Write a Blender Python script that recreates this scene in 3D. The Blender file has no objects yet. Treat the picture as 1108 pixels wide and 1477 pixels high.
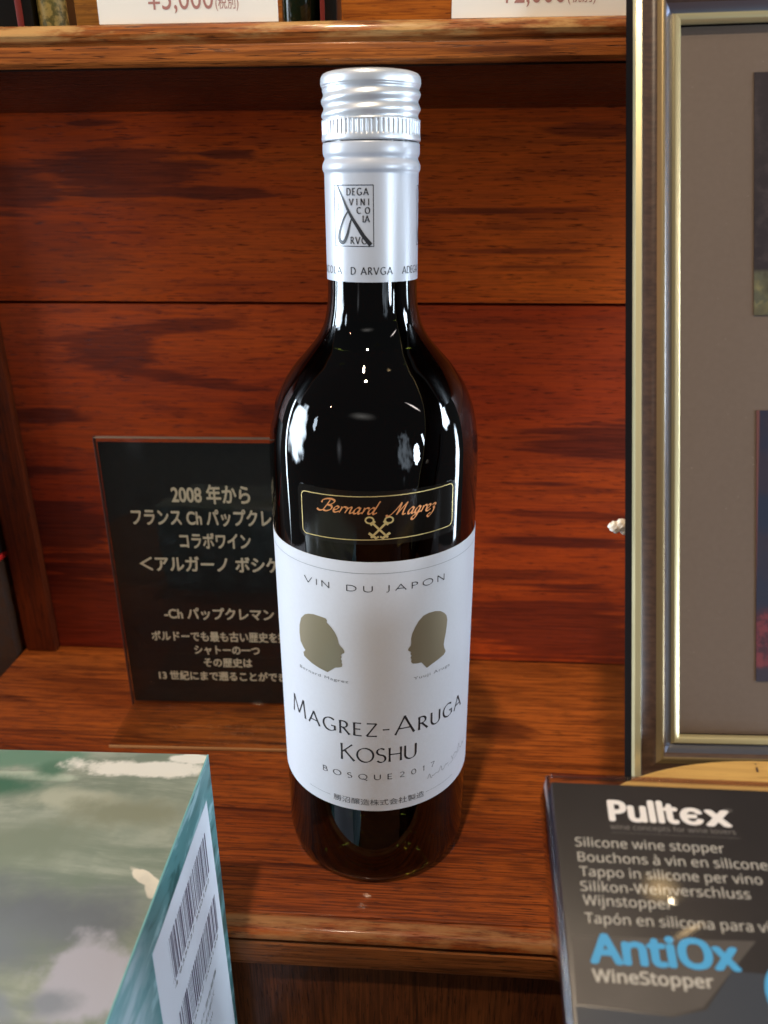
import bpy, bmesh, math, random
from mathutils import Vector, Matrix
random.seed(7)
SC = bpy.context.scene
COL = SC.collection
rad = math.radians
sin, cos, pi = math.sin, math.cos, math.pi

# ------------------------------------------------------------------ camera
cam = bpy.data.cameras.new('camera')
cam_o = bpy.data.objects.new('camera', cam)
COL.objects.link(cam_o)
cam.sensor_fit = 'VERTICAL'
cam.sensor_height = 36.0
cam.lens = 1120.0 / 1477.0 * 36.0
cam.clip_start = 0.005
cam.clip_end = 50
_v = Vector((-sin(rad(3.8)), cos(rad(3.8)), 0)); _r = Vector((cos(rad(3.8)), sin(rad(3.8)), 0)); _u = Vector((0, 0, 1))
_fw = _v * cos(rad(22)) - _u * sin(rad(22)); _uc = _u * cos(rad(22)) + _v * sin(rad(22))
_rr = _r * cos(rad(.2)) - _uc * sin(rad(.2)); _uu = _uc * cos(rad(.2)) + _r * sin(rad(.2))
CAM = Vector((0.0209, -0.2616, 0.2493))
M = Matrix((_rr, _uu, -_fw)).transposed().to_4x4()
M.translation = CAM
cam_o.matrix_world = M
cam.dof.use_dof = True
cam.dof.focus_distance = 0.262
cam.dof.aperture_fstop = cam.lens / 2.0
SC.camera = cam_o

# ------------------------------------------------------------------ world and lamps
w = bpy.data.worlds.new('World'); SC.world = w; w.use_nodes = True
w.node_tree.nodes['Background'].inputs[0].default_value = (0.93, 0.96, 1.0, 1)
w.node_tree.nodes['Background'].inputs[1].default_value = 0.07
SC.view_settings.view_transform = 'Standard'
SC.view_settings.look = 'None'
SC.view_settings.exposure = 0.24
SC.view_settings.gamma = 1.0
SC.cycles.use_denoising = True
SC.cycles.caustics_reflective = False
SC.cycles.caustics_refractive = False
SC.cycles.max_bounces = 10
SC.cycles.transparent_max_bounces = 12

def direction(az, el):
    return Vector((sin(rad(az)) * cos(rad(el)), -cos(rad(az)) * cos(rad(el)), sin(rad(el))))
def area(name, az, el, dist, sx, sy, radiance, color, roll=0, view=None):
    l = bpy.data.lights.new(name, 'AREA'); l.shape = 'RECTANGLE'; l.size = sx; l.size_y = sy
    if view is not None:   # a window one sees out of, or another soft-edged panel: brightness falls off unevenly towards the edges of the opening
        l.use_nodes = True; nt = l.node_tree; em = nt.nodes['Emission']; N = nt.nodes.new; K = nt.links.new
        g = N('ShaderNodeNewGeometry'); mp = N('ShaderNodeMapping'); nz = N('ShaderNodeTexNoise')
        K(g.outputs['Parametric'], mp.inputs[0]); mp.inputs['Scale'].default_value = (view[0], view[1], 1); mp.inputs['Location'].default_value = (view[2], view[2], view[2])
        K(mp.outputs[0], nz.inputs[0]); nz.inputs['Scale'].default_value = 1; nz.inputs['Detail'].default_value = 1.5
        vd = N('ShaderNodeVectorMath'); vd.operation = 'DISTANCE'; K(g.outputs['Parametric'], vd.inputs[0]); vd.inputs[1].default_value = (.5, .5, 0)
        ad = N('ShaderNodeMath'); ad.operation = 'MULTIPLY_ADD'; K(nz.outputs['Fac'], ad.inputs[0]); ad.inputs[1].default_value = view[3]; K(vd.outputs['Value'], ad.inputs[2])
        mr = N('ShaderNodeMapRange'); mr.interpolation_type = 'SMOOTHSTEP'; K(ad.outputs[0], mr.inputs[0])
        e = .5 + view[3] * .5
        mr.inputs[1].default_value = e; mr.inputs[2].default_value = e - view[4]; mr.inputs[3].default_value = 0; mr.inputs[4].default_value = 1.7
        K(mr.outputs[0], em.inputs['Strength'])
    l.energy = radiance * pi * sx * sy; l.color = color
    o = bpy.data.objects.new(name, l); COL.objects.link(o)
    d = direction(az, el); o.location = Vector((0, 0, .17)) + d * dist
    q = d.to_track_quat('Z', 'Y').to_matrix().to_4x4() @ Matrix.Rotation(rad(roll), 4, 'Z')
    q.translation = o.location; o.matrix_world = q
def bulb(name, az, el, dist, r, power, color):
    l = bpy.data.lights.new(name, 'POINT'); l.shadow_soft_size = r; l.energy = power; l.color = color
    o = bpy.data.objects.new(name, l); COL.objects.link(o); o.location = Vector((0, 0, .17)) + direction(az, el) * dist
COOL = (.72, .86, 1.0); WARM = (1.0, .80, .56)
area('window_light', -86, 5, 2.0, 1.0, 1.3, 14, COOL, 3, (3, 4, 1.3, .45, .14))
area('window_light', -64, 14, 2.4, .20, .50, 8, COOL, 0, (2, 5, 4, .6, .2))
area('window_light', -103, 2, 2.0, .10, 2.2, 14, COOL, 4, (1, 4, 2, .3, .2))
area('window_light', 50, -2, 2.2, .30, .50, 30, COOL, -6, (3, 5, 5.5, .5, .12))
area('window_light', 59, 4, 2.2, .08, .44, 34, COOL, 14)
area('window_light', 68, -3, 2.2, .34, .12, 30, COOL, 22)
area('window_light', 57, -14, 2.2, .12, .22, 26, COOL, 0)
area('window_light', 91, 14, 2.2, .56, .80, 22, COOL, 5, (3, 3, 7.2, .45, .15))
area('window_light', 104, -12, 2.0, .26, 1.2, 14, COOL, 0, (2, 5, 3.1, .3, .2))
area('window_light', 57, 34, 2.3, .10, .80, 10, (1, .88, .84), 38, (1, 4, 1, .3, .3))
area('doorway_light', 37, 0, 2.5, .70, 1.5, 1.3, COOL, 4, (4, 5, 9.4, 1.0, .4))
area('doorway_light', 76, 2, 2.4, .10, .9, 6, COOL, -12, (1, 3, 4.4, .25, .1))
area('doorway_light', -32, 2, 2.6, .34, .9, .8, (.9, .93, 1), 8, (1, 2, 1.7, .25, .8))
bulb('ceiling_spot', -13, 65, 1.9, .042, 80, WARM)
bulb('ceiling_spot', -28, 73, 2.0, .030, 12, WARM)
bulb('ceiling_spot', -52, 33, 3.0, .030, 8, (1, .45, .3))
bulb('ceiling_spot', 61, 73, 2.0, .008, .3, WARM)
area('ceiling_and_fill_light', 63, 74.5, 2.0, .13, .20, 5, (1, .68, .32), 30, (2, 2, 1, .3, .6))
area('ceiling_and_fill_light', 56, 70.5, 2.0, .03, .18, 5, (1, .70, .36), 60, (1, 2, 1, .2, .5))
area('ceiling_and_fill_light', -10, 30, 2.8, 1.8, .5, 1.4, (1, .95, .88), 0, (2, 1, 8.3, .25, .9))  # added frontal fill panel to brighten wall and label, no real lamp there

# ------------------------------------------------------------------ object helpers
def link(o): COL.objects.link(o); return o
def wmat(o):
    m = o.matrix_basis.copy()
    if o.parent: m = wmat(o.parent) @ o.matrix_parent_inverse @ m
    return m
def setparent(o, p):
    if p is not None:
        o.parent = p; o.matrix_parent_inverse = wmat(p).inverted()
def mobj(name, verts, faces, mat, parent=None, smooth=False, mats=None, fm=None, auto=None):
    me = bpy.data.meshes.new(name)
    me.from_pydata([tuple(v) for v in verts], [], faces)
    for m in (mats or [mat]): me.materials.append(m)
    if fm:
        for p, i in zip(me.polygons, fm): p.material_index = i
    if smooth:
        me.polygons.foreach_set('use_smooth', [True] * len(me.polygons))
    me.update()
    if auto is not None:
        bm = bmesh.new(); bm.from_mesh(me)
        for e in bm.edges:
            if len(e.link_faces) == 2 and e.calc_face_angle(0) > rad(auto): e.smooth = False
        bm.to_mesh(me); bm.free()
    o = link(bpy.data.objects.new(name, me))
    setparent(o, parent)
    return o
def thing(name, loc, label, cat, group=None):
    o = link(bpy.data.objects.new(name, None)); o.location = loc; o.empty_display_size = .02
    o['label'] = label; o['category'] = cat
    if group: o['group'] = group
    return o
def tag(o, label, cat, group=None):
    o['label'] = label; o['category'] = cat
    if group: o['group'] = group
    return o
def box(name, x0, x1, y0, y1, z0, z1, mat, parent=None, bev=.0008, seg=2, M4=None):
    bm = bmesh.new()
    bmesh.ops.create_cube(bm, size=1)
    for v in bm.verts:
        v.co = Vector(((x0 + x1) / 2 + v.co.x * (x1 - x0), (y0 + y1) / 2 + v.co.y * (y1 - y0), (z0 + z1) / 2 + v.co.z * (z1 - z0)))
    if bev: bmesh.ops.bevel(bm, geom=bm.edges[:], offset=bev, segments=seg, profile=.6, affect='EDGES')
    if M4: bmesh.ops.transform(bm, matrix=M4, verts=bm.verts)
    me = bpy.data.meshes.new(name); bm.to_mesh(me); bm.free()
    me.materials.append(mat)
    me.polygons.foreach_set('use_smooth', [True] * len(me.polygons))
    bm = bmesh.new(); bm.from_mesh(me)
    for e in bm.edges:
        if len(e.link_faces) == 2 and e.calc_face_angle(0) > rad(50): e.smooth = False
    bm.to_mesh(me); bm.free()
    o = link(bpy.data.objects.new(name, me)); setparent(o, parent); return o
def sweep_x(name, prof, x0, x1, mat, parent=None, n=24, wob=0.0):
    """closed (y,z) profile swept along x, lightly uneven"""
    V = []; F = []; k = len(prof)
    for i in range(n + 1):
        x = x0 + (x1 - x0) * i / n
        dy = wob * (sin(x * 61 + 1) + .6 * sin(x * 143)); dz = wob * .5 * sin(x * 97 + 2)
        for j, (y, z) in enumerate(prof): V.append((x, y + (dy if y < prof[0][0] + .02 else 0), z + (dz if y < prof[0][0] + .02 and j else 0)))
    for i in range(n):
        for j in range(k):
            a = i * k + j; b = i * k + (j + 1) % k
            F.append((a, a + k, b + k, b))
    F.append(tuple(range(k))); F.append(tuple(n * k + j for j in reversed(range(k))))
    return mobj(name, V, F, mat, parent, smooth=True, auto=35)
def lathe(name, prof, mat, parent=None, seg=128, centre=(0, 0), rf=None, smooth=True, auto=60):
    V = []; F = []; k = len(prof)
    for i in range(seg):
        a = 2 * pi * i / seg
        for (r, z) in prof:
            rr = rf(r, z, a) if rf else r
            V.append((centre[0] + rr * sin(a), centre[1] - rr * cos(a), z))
    for i in range(seg):
        n = (i + 1) % seg
        for j in range(k - 1):
            if prof[j][0] == 0 and prof[j + 1][0] == 0: continue
            F.append((i * k + j, n * k + j, n * k + j + 1, i * k + j + 1))
    o = mobj(name, V, F, mat, parent, smooth=smooth, auto=None)
    bm = bmesh.new(); bm.from_mesh(o.data)
    bmesh.ops.remove_doubles(bm, verts=bm.verts, dist=1e-6)
    bmesh.ops.recalc_face_normals(bm, faces=bm.faces)
    for e in bm.edges:
        if len(e.link_faces) == 2 and e.calc_face_angle(0) > rad(auto): e.smooth = False
    bm.to_mesh(o.data); bm.free()
    return o

# ------------------------------------------------------------------ material helpers
def S2L(c):
    return tuple((x / 255 / 12.92) if x / 255 <= .04045 else ((x / 255 + .055) / 1.055) ** 2.4 for x in c) + (1,)
class NT:
    def __init__(s, name):
        s.m = bpy.data.materials.new(name); s.m.use_nodes = True
        s.t = s.m.node_tree; s.n = s.t.nodes; s.l = s.t.links
        s.b = s.n['Principled BSDF']
    def new(s, t, **k):
        n = s.n.new(t)
        for a, v in k.items(): setattr(n, a, v)
        return n
    def put(s, node, i, v):
        if hasattr(v, 'is_output') or isinstance(v, bpy.types.NodeSocket): s.l.new(v, node.inputs[i])
        elif v is not None: node.inputs[i].default_value = v
    def math(s, op, a, b=None, c=None, clamp=False):
        n = s.new('ShaderNodeMath', operation=op); n.use_clamp = clamp
        s.put(n, 0, a)
        if b is not None: s.put(n, 1, b)
        if c is not None: s.put(n, 2, c)
        return n.outputs[0]
    def coord(s): return s.new('ShaderNodeTexCoord').outputs['Object']
    def scale(s, v, sc, loc=(0, 0, 0), rot=(0, 0, 0)):
        n = s.new('ShaderNodeMapping'); s.put(n, 'Vector', v); n.inputs['Scale'].default_value = sc
        n.inputs['Location'].default_value = loc; n.inputs['Rotation'].default_value = rot
        return n.outputs[0]
    def noise(s, v, sc=1, det=4, rough=.55, dist=0, color=False):
        n = s.new('ShaderNodeTexNoise'); s.put(n, 'Vector', v); n.inputs['Scale'].default_value = sc
        n.inputs['Detail'].default_value = det; n.inputs['Roughness'].default_value = rough; n.inputs['Distortion'].default_value = dist
        return n.outputs['Color' if color else 'Fac']
    def rng(s, v, a, b, c=0., d=1., smooth=True):
        n = s.new('ShaderNodeMapRange'); n.interpolation_type = 'SMOOTHSTEP' if smooth else 'LINEAR'
        s.put(n, 0, v); n.inputs[1].default_value = a; n.inputs[2].default_value = b; n.inputs[3].default_value = c; n.inputs[4].default_value = d
        return n.outputs[0]
    def mix(s, f, a, b, mode='MIX'):
        n = s.new('ShaderNodeMix', data_type='RGBA', blend_type=mode)
        s.put(n, 0, f); s.put(n, 6, a); s.put(n, 7, b); return n.outputs[2]
    def sep(s, v):
        n = s.new('ShaderNodeSeparateXYZ'); s.put(n, 0, v); return n.outputs
    def bump(s, h, strength=.2, dist=.001):
        n = s.new('ShaderNodeBump'); s.put(n, 'Height', h); n.inputs['Strength'].default_value = strength; n.inputs['Distance'].default_value = dist
        s.l.new(n.outputs[0], s.b.inputs['Normal'])
    def set(s, **k):
        for a, v in k.items(): s.put(s.b, a.replace('_', ' '), v)
        return s.m
    def blob(s, X, Y, cx, cy, rx, ry, edge, soft=.25, rot=0.0):
        """ellipse mask with a ragged edge; edge is a noise socket around 0"""
        dx = s.math('SUBTRACT', X, cx); dy = s.math('SUBTRACT', Y, cy)
        if rot:
            c, n = cos(rot), sin(rot)
            ax = s.math('ADD', s.math('MULTIPLY', dx, c), s.math('MULTIPLY', dy, n))
            ay = s.math('SUBTRACT', s.math('MULTIPLY', dy, c), s.math('MULTIPLY', dx, n)); dx, dy = ax, ay
        dx = s.math('DIVIDE', dx, rx); dy = s.math('DIVIDE', dy, ry)
        d = s.math('SQRT', s.math('ADD', s.math('MULTIPLY', dx, dx), s.math('MULTIPLY', dy, dy)))
        d = s.math('ADD', d, edge)
        return s.rng(d, 1 + soft, 1 - soft)
def plain(name, col, rough=.5, metallic=0, spec=.5, coat=0, noise=0, nscale=200, lin=False):
    t = NT(name)
    c = col if lin else S2L(col)
    if noise:
        n = t.noise(t.scale(t.coord(), (nscale,) * 3), 1, 4)
        c2 = tuple(x * (1 - noise) for x in c[:3]) + (1,)
        t.set(Base_Color=t.mix(t.rng(n, .35, .7), c, c2), Roughness=t.rng(n, .3, .7, rough * .85, min(1, rough * 1.2)))
    else: t.set(Base_Color=c, Roughness=rough)
    t.b.inputs['Metallic'].default_value = metallic
    t.b.inputs['Specular IOR Level'].default_value = spec
    t.b.inputs['Coat Weight'].default_value = coat
    t.b.inputs['Coat Roughness'].default_value = .06
    return t.m

def wood(name, light, mid, dark, axis='X', plane='XZ', seed=0., patches=(), rough=.42, streak=1.0, rings=1.0, coat=.03, worn=None, dashes=1.0, wornY=None):
    """varnished open-grained timber; patches = knots and dark heartwood (centre, radii in metres)"""
    t = NT(name)
    co = t.coord()
    o = t.sep(co)
    A = {'X': o[0], 'Y': o[1], 'Z': o[2]}[axis]
    others = [a for a in 'XYZ' if a != axis]
    k = {'X': (1, 6, 6), 'Y': (6, 1, 6), 'Z': (6, 6, 1)}[axis]
    loc = (seed, seed * .7, seed * 1.3)
    warp = t.noise(t.scale(co, tuple(4. * q for q in k), loc), 1, 3, .5, 0)
    big = t.noise(t.scale(co, tuple(2.6 * q for q in k), loc), 1, 2, .5, .4)
    s1 = t.noise(t.scale(co, tuple(a * (9 if a == 1 else 42) for a in k), loc), 1, 5, .62, .5)
    fib = t.noise(t.scale(co, tuple(a * (30 if a == 1 else 190) for a in k), loc), 1, 4, .65)
    por = t.noise(t.scale(co, tuple(a * (120 if a == 1 else 330) for a in k), loc), 1, 2, .5)
    # growth rings : contour lines of the stretched noise
    rg = t.math('SINE', t.math('MULTIPLY', t.math('ADD', big, t.math('MULTIPLY', warp, .3)), 62.))
    rg = t.rng(t.math('ADD', rg, t.math('MULTIPLY', t.math('SUBTRACT', s1, .5), 2.2)), .45, 1.25)
    c = t.mix(t.rng(big, .34, .66), light, mid)
    c = t.mix(t.math('MULTIPLY', t.rng(fib, .42, .62), .50 * streak), c, dark)
    c = t.mix(t.math('MULTIPLY', rg, .5 * rings), c, dark)
    c = t.mix(t.math('MULTIPLY', t.rng(s1, .55, .70), .75 * streak), c, dark)
    ln = t.noise(t.scale(co, tuple(a * (7 if a == 1 else 85) for a in k), (seed + 5, seed, seed)), 1, 3, .6, .3)
    ln = t.rng(t.math('ABSOLUTE', t.math('SUBTRACT', ln, .5)), .022, .004)
    c = t.mix(t.math('MULTIPLY', t.math('MULTIPLY', ln, t.rng(warp, .40, .55)), .55 * streak), c, dark)
    c = t.mix(t.math('MULTIPLY', t.rng(por, .60, .68), .75 * dashes), c, tuple(x * .35 for x in dark[:3]) + (1,))
    X = o['XYZ'.index(plane[0])]; Y = o['XYZ'.index(plane[1])]
    if patches:
        e1 = t.math('MULTIPLY', t.math('SUBTRACT', s1, .5), 3.2)
        e2 = t.math('MULTIPLY', t.math('SUBTRACT', warp, .5), 3.0)
        e2 = t.math('ADD', e2, t.math('MULTIPLY', t.math('SUBTRACT', fib, .5), 1.2))
        edge = t.math('ADD', e1, e2)
        tot = None
        for p in patches:
            b = t.blob(X, Y, p[0], p[1], p[2], p[3], edge, .22, p[5] if len(p) > 5 else 0.0)
            if len(p) > 4: b = t.math('MULTIPLY', b, p[4])
            tot = b if tot is None else t.math('MAXIMUM', tot, b)
        dk = t.mix(t.rng(fib, .3, .7), tuple(x * 1.5 for x in dark[:3]) + (1,), tuple(x * .6 for x in dark[:3]) + (1,))
        c = t.mix(t.math('MULTIPLY', tot, .82), c, dk)
    rr = t.rng(fib, .3, .75, rough * .8, rough * 1.5)
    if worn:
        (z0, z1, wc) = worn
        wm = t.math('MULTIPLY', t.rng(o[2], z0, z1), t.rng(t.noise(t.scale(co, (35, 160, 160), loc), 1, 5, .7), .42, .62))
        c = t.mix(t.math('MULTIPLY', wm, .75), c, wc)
    if wornY:
        wm = t.math('MULTIPLY', t.rng(o[1], wornY[0], wornY[1]), t.rng(t.noise(t.scale(co, (35, 260, 160), loc), 1, 5, .7), .38, .62))
        c = t.mix(t.math('MULTIPLY', wm, .8), c, wornY[2])
    t.set(Base_Color=c, Roughness=rr)
    t.b.inputs['Coat Weight'].default_value = coat; t.b.inputs['Coat Roughness'].default_value = .08
    t.b.inputs['Specular IOR Level'].default_value = .10
    h = t.math('ADD', t.math('MULTIPLY', fib, .6), t.math('MULTIPLY', t.rng(por, .6, .75), -.8))
    t.bump(h, .35, .0006)
    return t.m

def clear_plastic(name, tint=(.96, .97, .97, 1), rough=.04, power=1.0, base=.05):
    t = NT(name); t.n.remove(t.b)
    tr = t.new('ShaderNodeBsdfTransparent'); tr.inputs[0].default_value = tint
    gl = t.new('ShaderNodeBsdfGlossy'); gl.inputs['Roughness'].default_value = rough
    fr = t.new('ShaderNodeFresnel'); fr.inputs['IOR'].default_value = 1.47
    ge = t.new('ShaderNodeNewGeometry')
    f = t.math('MULTIPLY', t.math('MULTIPLY', fr.outputs[0], power, clamp=True), t.math('SUBTRACT', 1.0, ge.outputs['Backfacing']))
    mx = t.new('ShaderNodeMixShader'); t.l.new(f, mx.inputs[0]); t.l.new(tr.outputs[0], mx.inputs[1]); t.l.new(gl.outputs[0], mx.inputs[2])
    t.l.new(mx.outputs[0], t.n['Material Output'].inputs[0])
    return t.m

# ------------------------------------------------------------------ lettering helpers
def load_font(name):
    try:
        return bpy.data.fonts.load(bpy.utils.system_resource('DATAFILES') + '/fonts/' + name)
    except Exception:
        return None
INTER = load_font('NotoSansHebrew-Regular.woff2')
_cap = {}
def raw_text(body, font=None, bold=0.0, spacing=1.0):
    cu = bpy.data.curves.new('tmp', 'FONT'); cu.body = body; cu.size = 1; cu.offset = bold; cu.resolution_u = 5
    cu.space_character = spacing
    if font: cu.font = font
    ob = bpy.data.objects.new('tmp', cu); COL.objects.link(ob)
    dg = bpy.context.evaluated_depsgraph_get(); dg.update()
    me = bpy.data.meshes.new_from_object(ob.evaluated_get(dg))
    V = [(v.co.x, v.co.y) for v in me.vertices]; F = [tuple(p.vertices) for p in me.polygons]
    bpy.data.objects.remove(ob); bpy.data.meshes.remove(me); bpy.data.curves.remove(cu)
    return V, F
def cap_of(font):
    k = id(font)
    if k not in _cap:
        V, F = raw_text('H', font); _cap[k] = max(v[1] for v in V)
    return _cap[k]
def text2d(body, x0, x1, y, cap, font=None, bold=0.0, spacing=1.0, slant=0.0):
    """flat text fitted between x0 and x1, baseline y, capital height cap; bold = copies nudged round a small circle"""
    V, F = raw_text(body, font, 0.0, spacing)
    if bold > 0:
        V0, F0 = V, F; V = []; F = []
        for k in range(9):
            bx, by = (0, 0) if k == 8 else (bold * cos(k * pi / 4), bold * .8 * sin(k * pi / 4))
            n0 = len(V)
            V += [(v[0] + bx, v[1] + by, k * .000003) for v in V0]; F += [tuple(n0 + i for i in f) for f in F0]
    s = cap / cap_of(font)
    a = min(v[0] for v in V); b = max(v[0] for v in V)
    kx = (x1 - x0) / (b - a)
    return [(x0 + (v[0] - a) * kx + v[1] * s * slant, y + v[1] * s) + tuple(v[2:]) for v in V], F
def arc(cx, cy, rx, ry, a0, a1, n=14):
    return [(cx + rx * cos(rad(a0 + (a1 - a0) * i / n)), cy + ry * sin(rad(a0 + (a1 - a0) * i / n))) for i in range(n + 1)]
def smoothpts(P, n=6):
    if len(P) < 3: return P
    Q = [P[0]] + list(P) + [P[-1]]; out = []
    for i in range(1, len(Q) - 2):
        p0, p1, p2, p3 = Q[i - 1], Q[i], Q[i + 1], Q[i + 2]
        for j in range(n):
            t = j / n
            out.append(tuple(.5 * ((2 * p1[k]) + (-p0[k] + p2[k]) * t + (2 * p0[k] - 5 * p1[k] + 4 * p2[k] - p3[k]) * t * t + (-p0[k] + 3 * p1[k] - 3 * p2[k] + p3[k]) * t ** 3) for k in (0, 1)))
    out.append(P[-1]); return out
def ribbon(P, wf, V, F):
    """P 2D points, wf(i, angle) -> half width"""
    Q = [P[0]]; W = [0.0]
    for i in range(1, len(P)):
        L = math.hypot(P[i][0] - P[i - 1][0], P[i][1] - P[i - 1][1]); m = max(1, int(L / .0009))
        for j in range(1, m + 1): Q.append((P[i - 1][0] + (P[i][0] - P[i - 1][0]) * j / m, P[i - 1][1] + (P[i][1] - P[i - 1][1]) * j / m)); W.append(i - 1 + j / m)
    wf0 = wf; P = Q
    wf = lambda i, a: wf0(int(W[i] + 1e-6), a)
    n = len(P); base = len(V)
    for i in range(n):
        a = P[max(0, i - 1)]; b = P[min(n - 1, i + 1)]
        dx, dy = b[0] - a[0], b[1] - a[1]; L = math.hypot(dx, dy) or 1e-9
        h = wf(i, math.atan2(dy, dx))
        nx, ny = -dy / L * h, dx / L * h
        V.append((P[i][0] + nx, P[i][1] + ny)); V.append((P[i][0] - nx, P[i][1] - ny))
    for i in range(n - 1):
        a = base + 2 * i; F.append((a, a + 1, a + 3, a + 2))
GL = {
 'A': (.92, [[(0, 0), (.46, 1)], [(.44, 1), (.92, 0)], [(.17, .33), (.74, .33)]]),
 'B': (.62, [[(.06, 0), (.06, 1)], [(.06, .98)] + arc(.28, .76, .24, .22, 90, -90) + [(.06, .54)], [(.06, .54)] + arc(.32, .27, .28, .26, 90, -90) + [(.06, .01)]]),
 'C': (.8, [arc(.5, .5, .48, .5, 48, 312, 22)]),
 'D': (.84, [[(.06, 0), (.06, 1)], [(.06, .98)] + arc(.34, .5, .48, .48, 90, -90, 18) + [(.06, .02)]]),
 'E': (.54, [[(.06, 0), (.06, 1)], [(.06, .98), (.52, .98)], [(.06, .52), (.46, .52)], [(.06, .02), (.54, .02)]]),
 'G': (.88, [arc(.5, .5, .48, .5, 50, 330, 22), [(.86, .42), (.86, .1)], [(.6, .42), (.9, .42)]]),
 'H': (.78, [[(.06, 0), (.06, 1)], [(.74, 0), (.74, 1)], [(.06, .52), (.74, .52)]]),
 'I': (.12, [[(.06, 0), (.06, 1)]]),
 'J': (.3, [[(.22, 1), (.22, .1), (.14, -.08), (0, -.14)]]),
 'K': (.72, [[(.06, 0), (.06, 1)], [(.62, 1), (.1, .5)], [(.22, .6), (.72, 0)]]),
 'L': (.52, [[(.06, 0), (.06, 1)], [(.06, .02), (.52, .02)]]),
 'M': (1.02, [[(.04, 0), (.14, 1)], [(.14, 1), (.51, .12)], [(.51, .12), (.88, 1)], [(.88, 1), (.98, 0)]]),
 'N': (.82, [[(.06, 0), (.06, 1)], [(.06, 1), (.76, 0)], [(.76, 0), (.76, 1)]]),
 'O': (1.0, [arc(.5, .5, .48, .5, 90, 450, 28)]),
 'P': (.58, [[(.06, 0), (.06, 1)], [(.06, .98)] + arc(.28, .73, .27, .25, 90, -90) + [(.06, .48)]]),
 'Q': (1.0, [arc(.5, .5, .48, .5, 90, 450, 28), [(.5, .12), (1.02, -.2)]]),
 'R': (.64, [[(.06, 0), (.06, 1)], [(.06, .98)] + arc(.27, .74, .26, .24, 90, -90) + [(.06, .5)], [(.26, .5), (.68, 0)]]),
 'S': (.56, [arc(.28, .76, .24, .23, 40, 250, 12) + arc(.27, .26, .26, .26, 75, -145, 14)]),
 'U': (.78, [[(.06, 1), (.06, .35)] + arc(.4, .33, .34, .33, 180, 360, 16) + [(.74, .35), (.74, 1)]]),
 'V': (.86, [[(0, 1), (.43, 0)], [(.43, 0), (.86, 1)]]),
 'W': (1.2, [[(0, 1), (.33, 0)], [(.33, 0), (.6, .9)], [(.6, .9), (.87, 0)], [(.87, 0), (1.2, 1)]]),
 'Z': (.68, [[(.04, .98), (.66, .98)], [(.66, .98), (.02, .02)], [(.02, .02), (.68, .02)]]),
 '-': (.42, [[(.06, .36), (.36, .36)]]),
 '2': (.56, [arc(.27, .73, .25, .26, 160, -35, 12) + [(.02, .02)], [(.02, .02), (.56, .02)]]),
 '0': (.62, [arc(.31, .5, .29, .5, 90, 450, 22)]),
 '1': (.3, [[(.0, .82), (.18, 1)], [(.18, 1), (.18, 0)]]),
 '7': (.54, [[(0, .98), (.54, .98)], [(.54, .98), (.18, 0)]]),
 "'": (.12, [[(.06, 1), (.02, .75)]]),
 ' ': (.5, []),
}
def caps(spec, x0, x1, y, cap, thick, thin, stretch=1.0, nib=22, small=.72):
    """spec: letters; lower case letters are drawn as small capitals; fitted by tracking between x0 and x1"""
    items = []
    for ch in spec:
        g = GL[ch.upper()]; k = small if ch.islower() else 1.0
        items.append((g, k))
    tot = sum(g[0] * k * cap * stretch for g, k in items)
    gap = (x1 - x0 - tot) / max(1, len(items) - 1)
    V = []; F = []; x = x0
    for g, k in items:
        for st in g[1]:
            P = []
            for i, p in enumerate(st):
                P.append((x + p[0] * k * cap * stretch, y + p[1] * k * cap))
            if len(P) == 2:   # flare of the stem ends
                (ax, ay), (bx, by) = P
                P = [(ax + (bx - ax) * t, ay + (by - ay) * t) for t in (0, .12, .3, .5, .7, .88, 1)]
                fl = [1.25, 1.02, .92, .9, .92, 1.02, 1.25]
            else: fl = [1] * len(P)
            ribbon(P, lambda i, a, fl=fl: .5 * (thin + (thick - thin) * abs(sin(a - rad(nib)))) * fl[i], V, F)
        x += g[0] * k * cap * stretch + gap
    return V, F
def cyl_map(R, off=0.0):
    def f(x, y, j=0): # x = arc length in metres from phi 0, y = height
        a = x / R; r = R + off + j
        return (r * sin(a), -r * cos(a), y)
    return f
def build_print(name, groups, fmap, mat, parent, lift=None, one=False):
    """one mesh per word or line of print (one=True: a single emblem); later strokes sit a few microns higher"""
    sets = [groups] if one else [[g] for g in groups]
    out = []
    for gs in sets:
        V3 = []; F3 = []
        for V, F in gs:
            b = len(V3)
            for v in V:
                p = Vector(fmap(v[0], v[1]))
                if len(v) > 2 and lift is not None: p = p + lift * v[2]
                V3.append(p)
            for f in F: F3.append(tuple(b + i for i in f))
        out.append(mobj(name, V3, F3, mat, parent))
    return out

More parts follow.
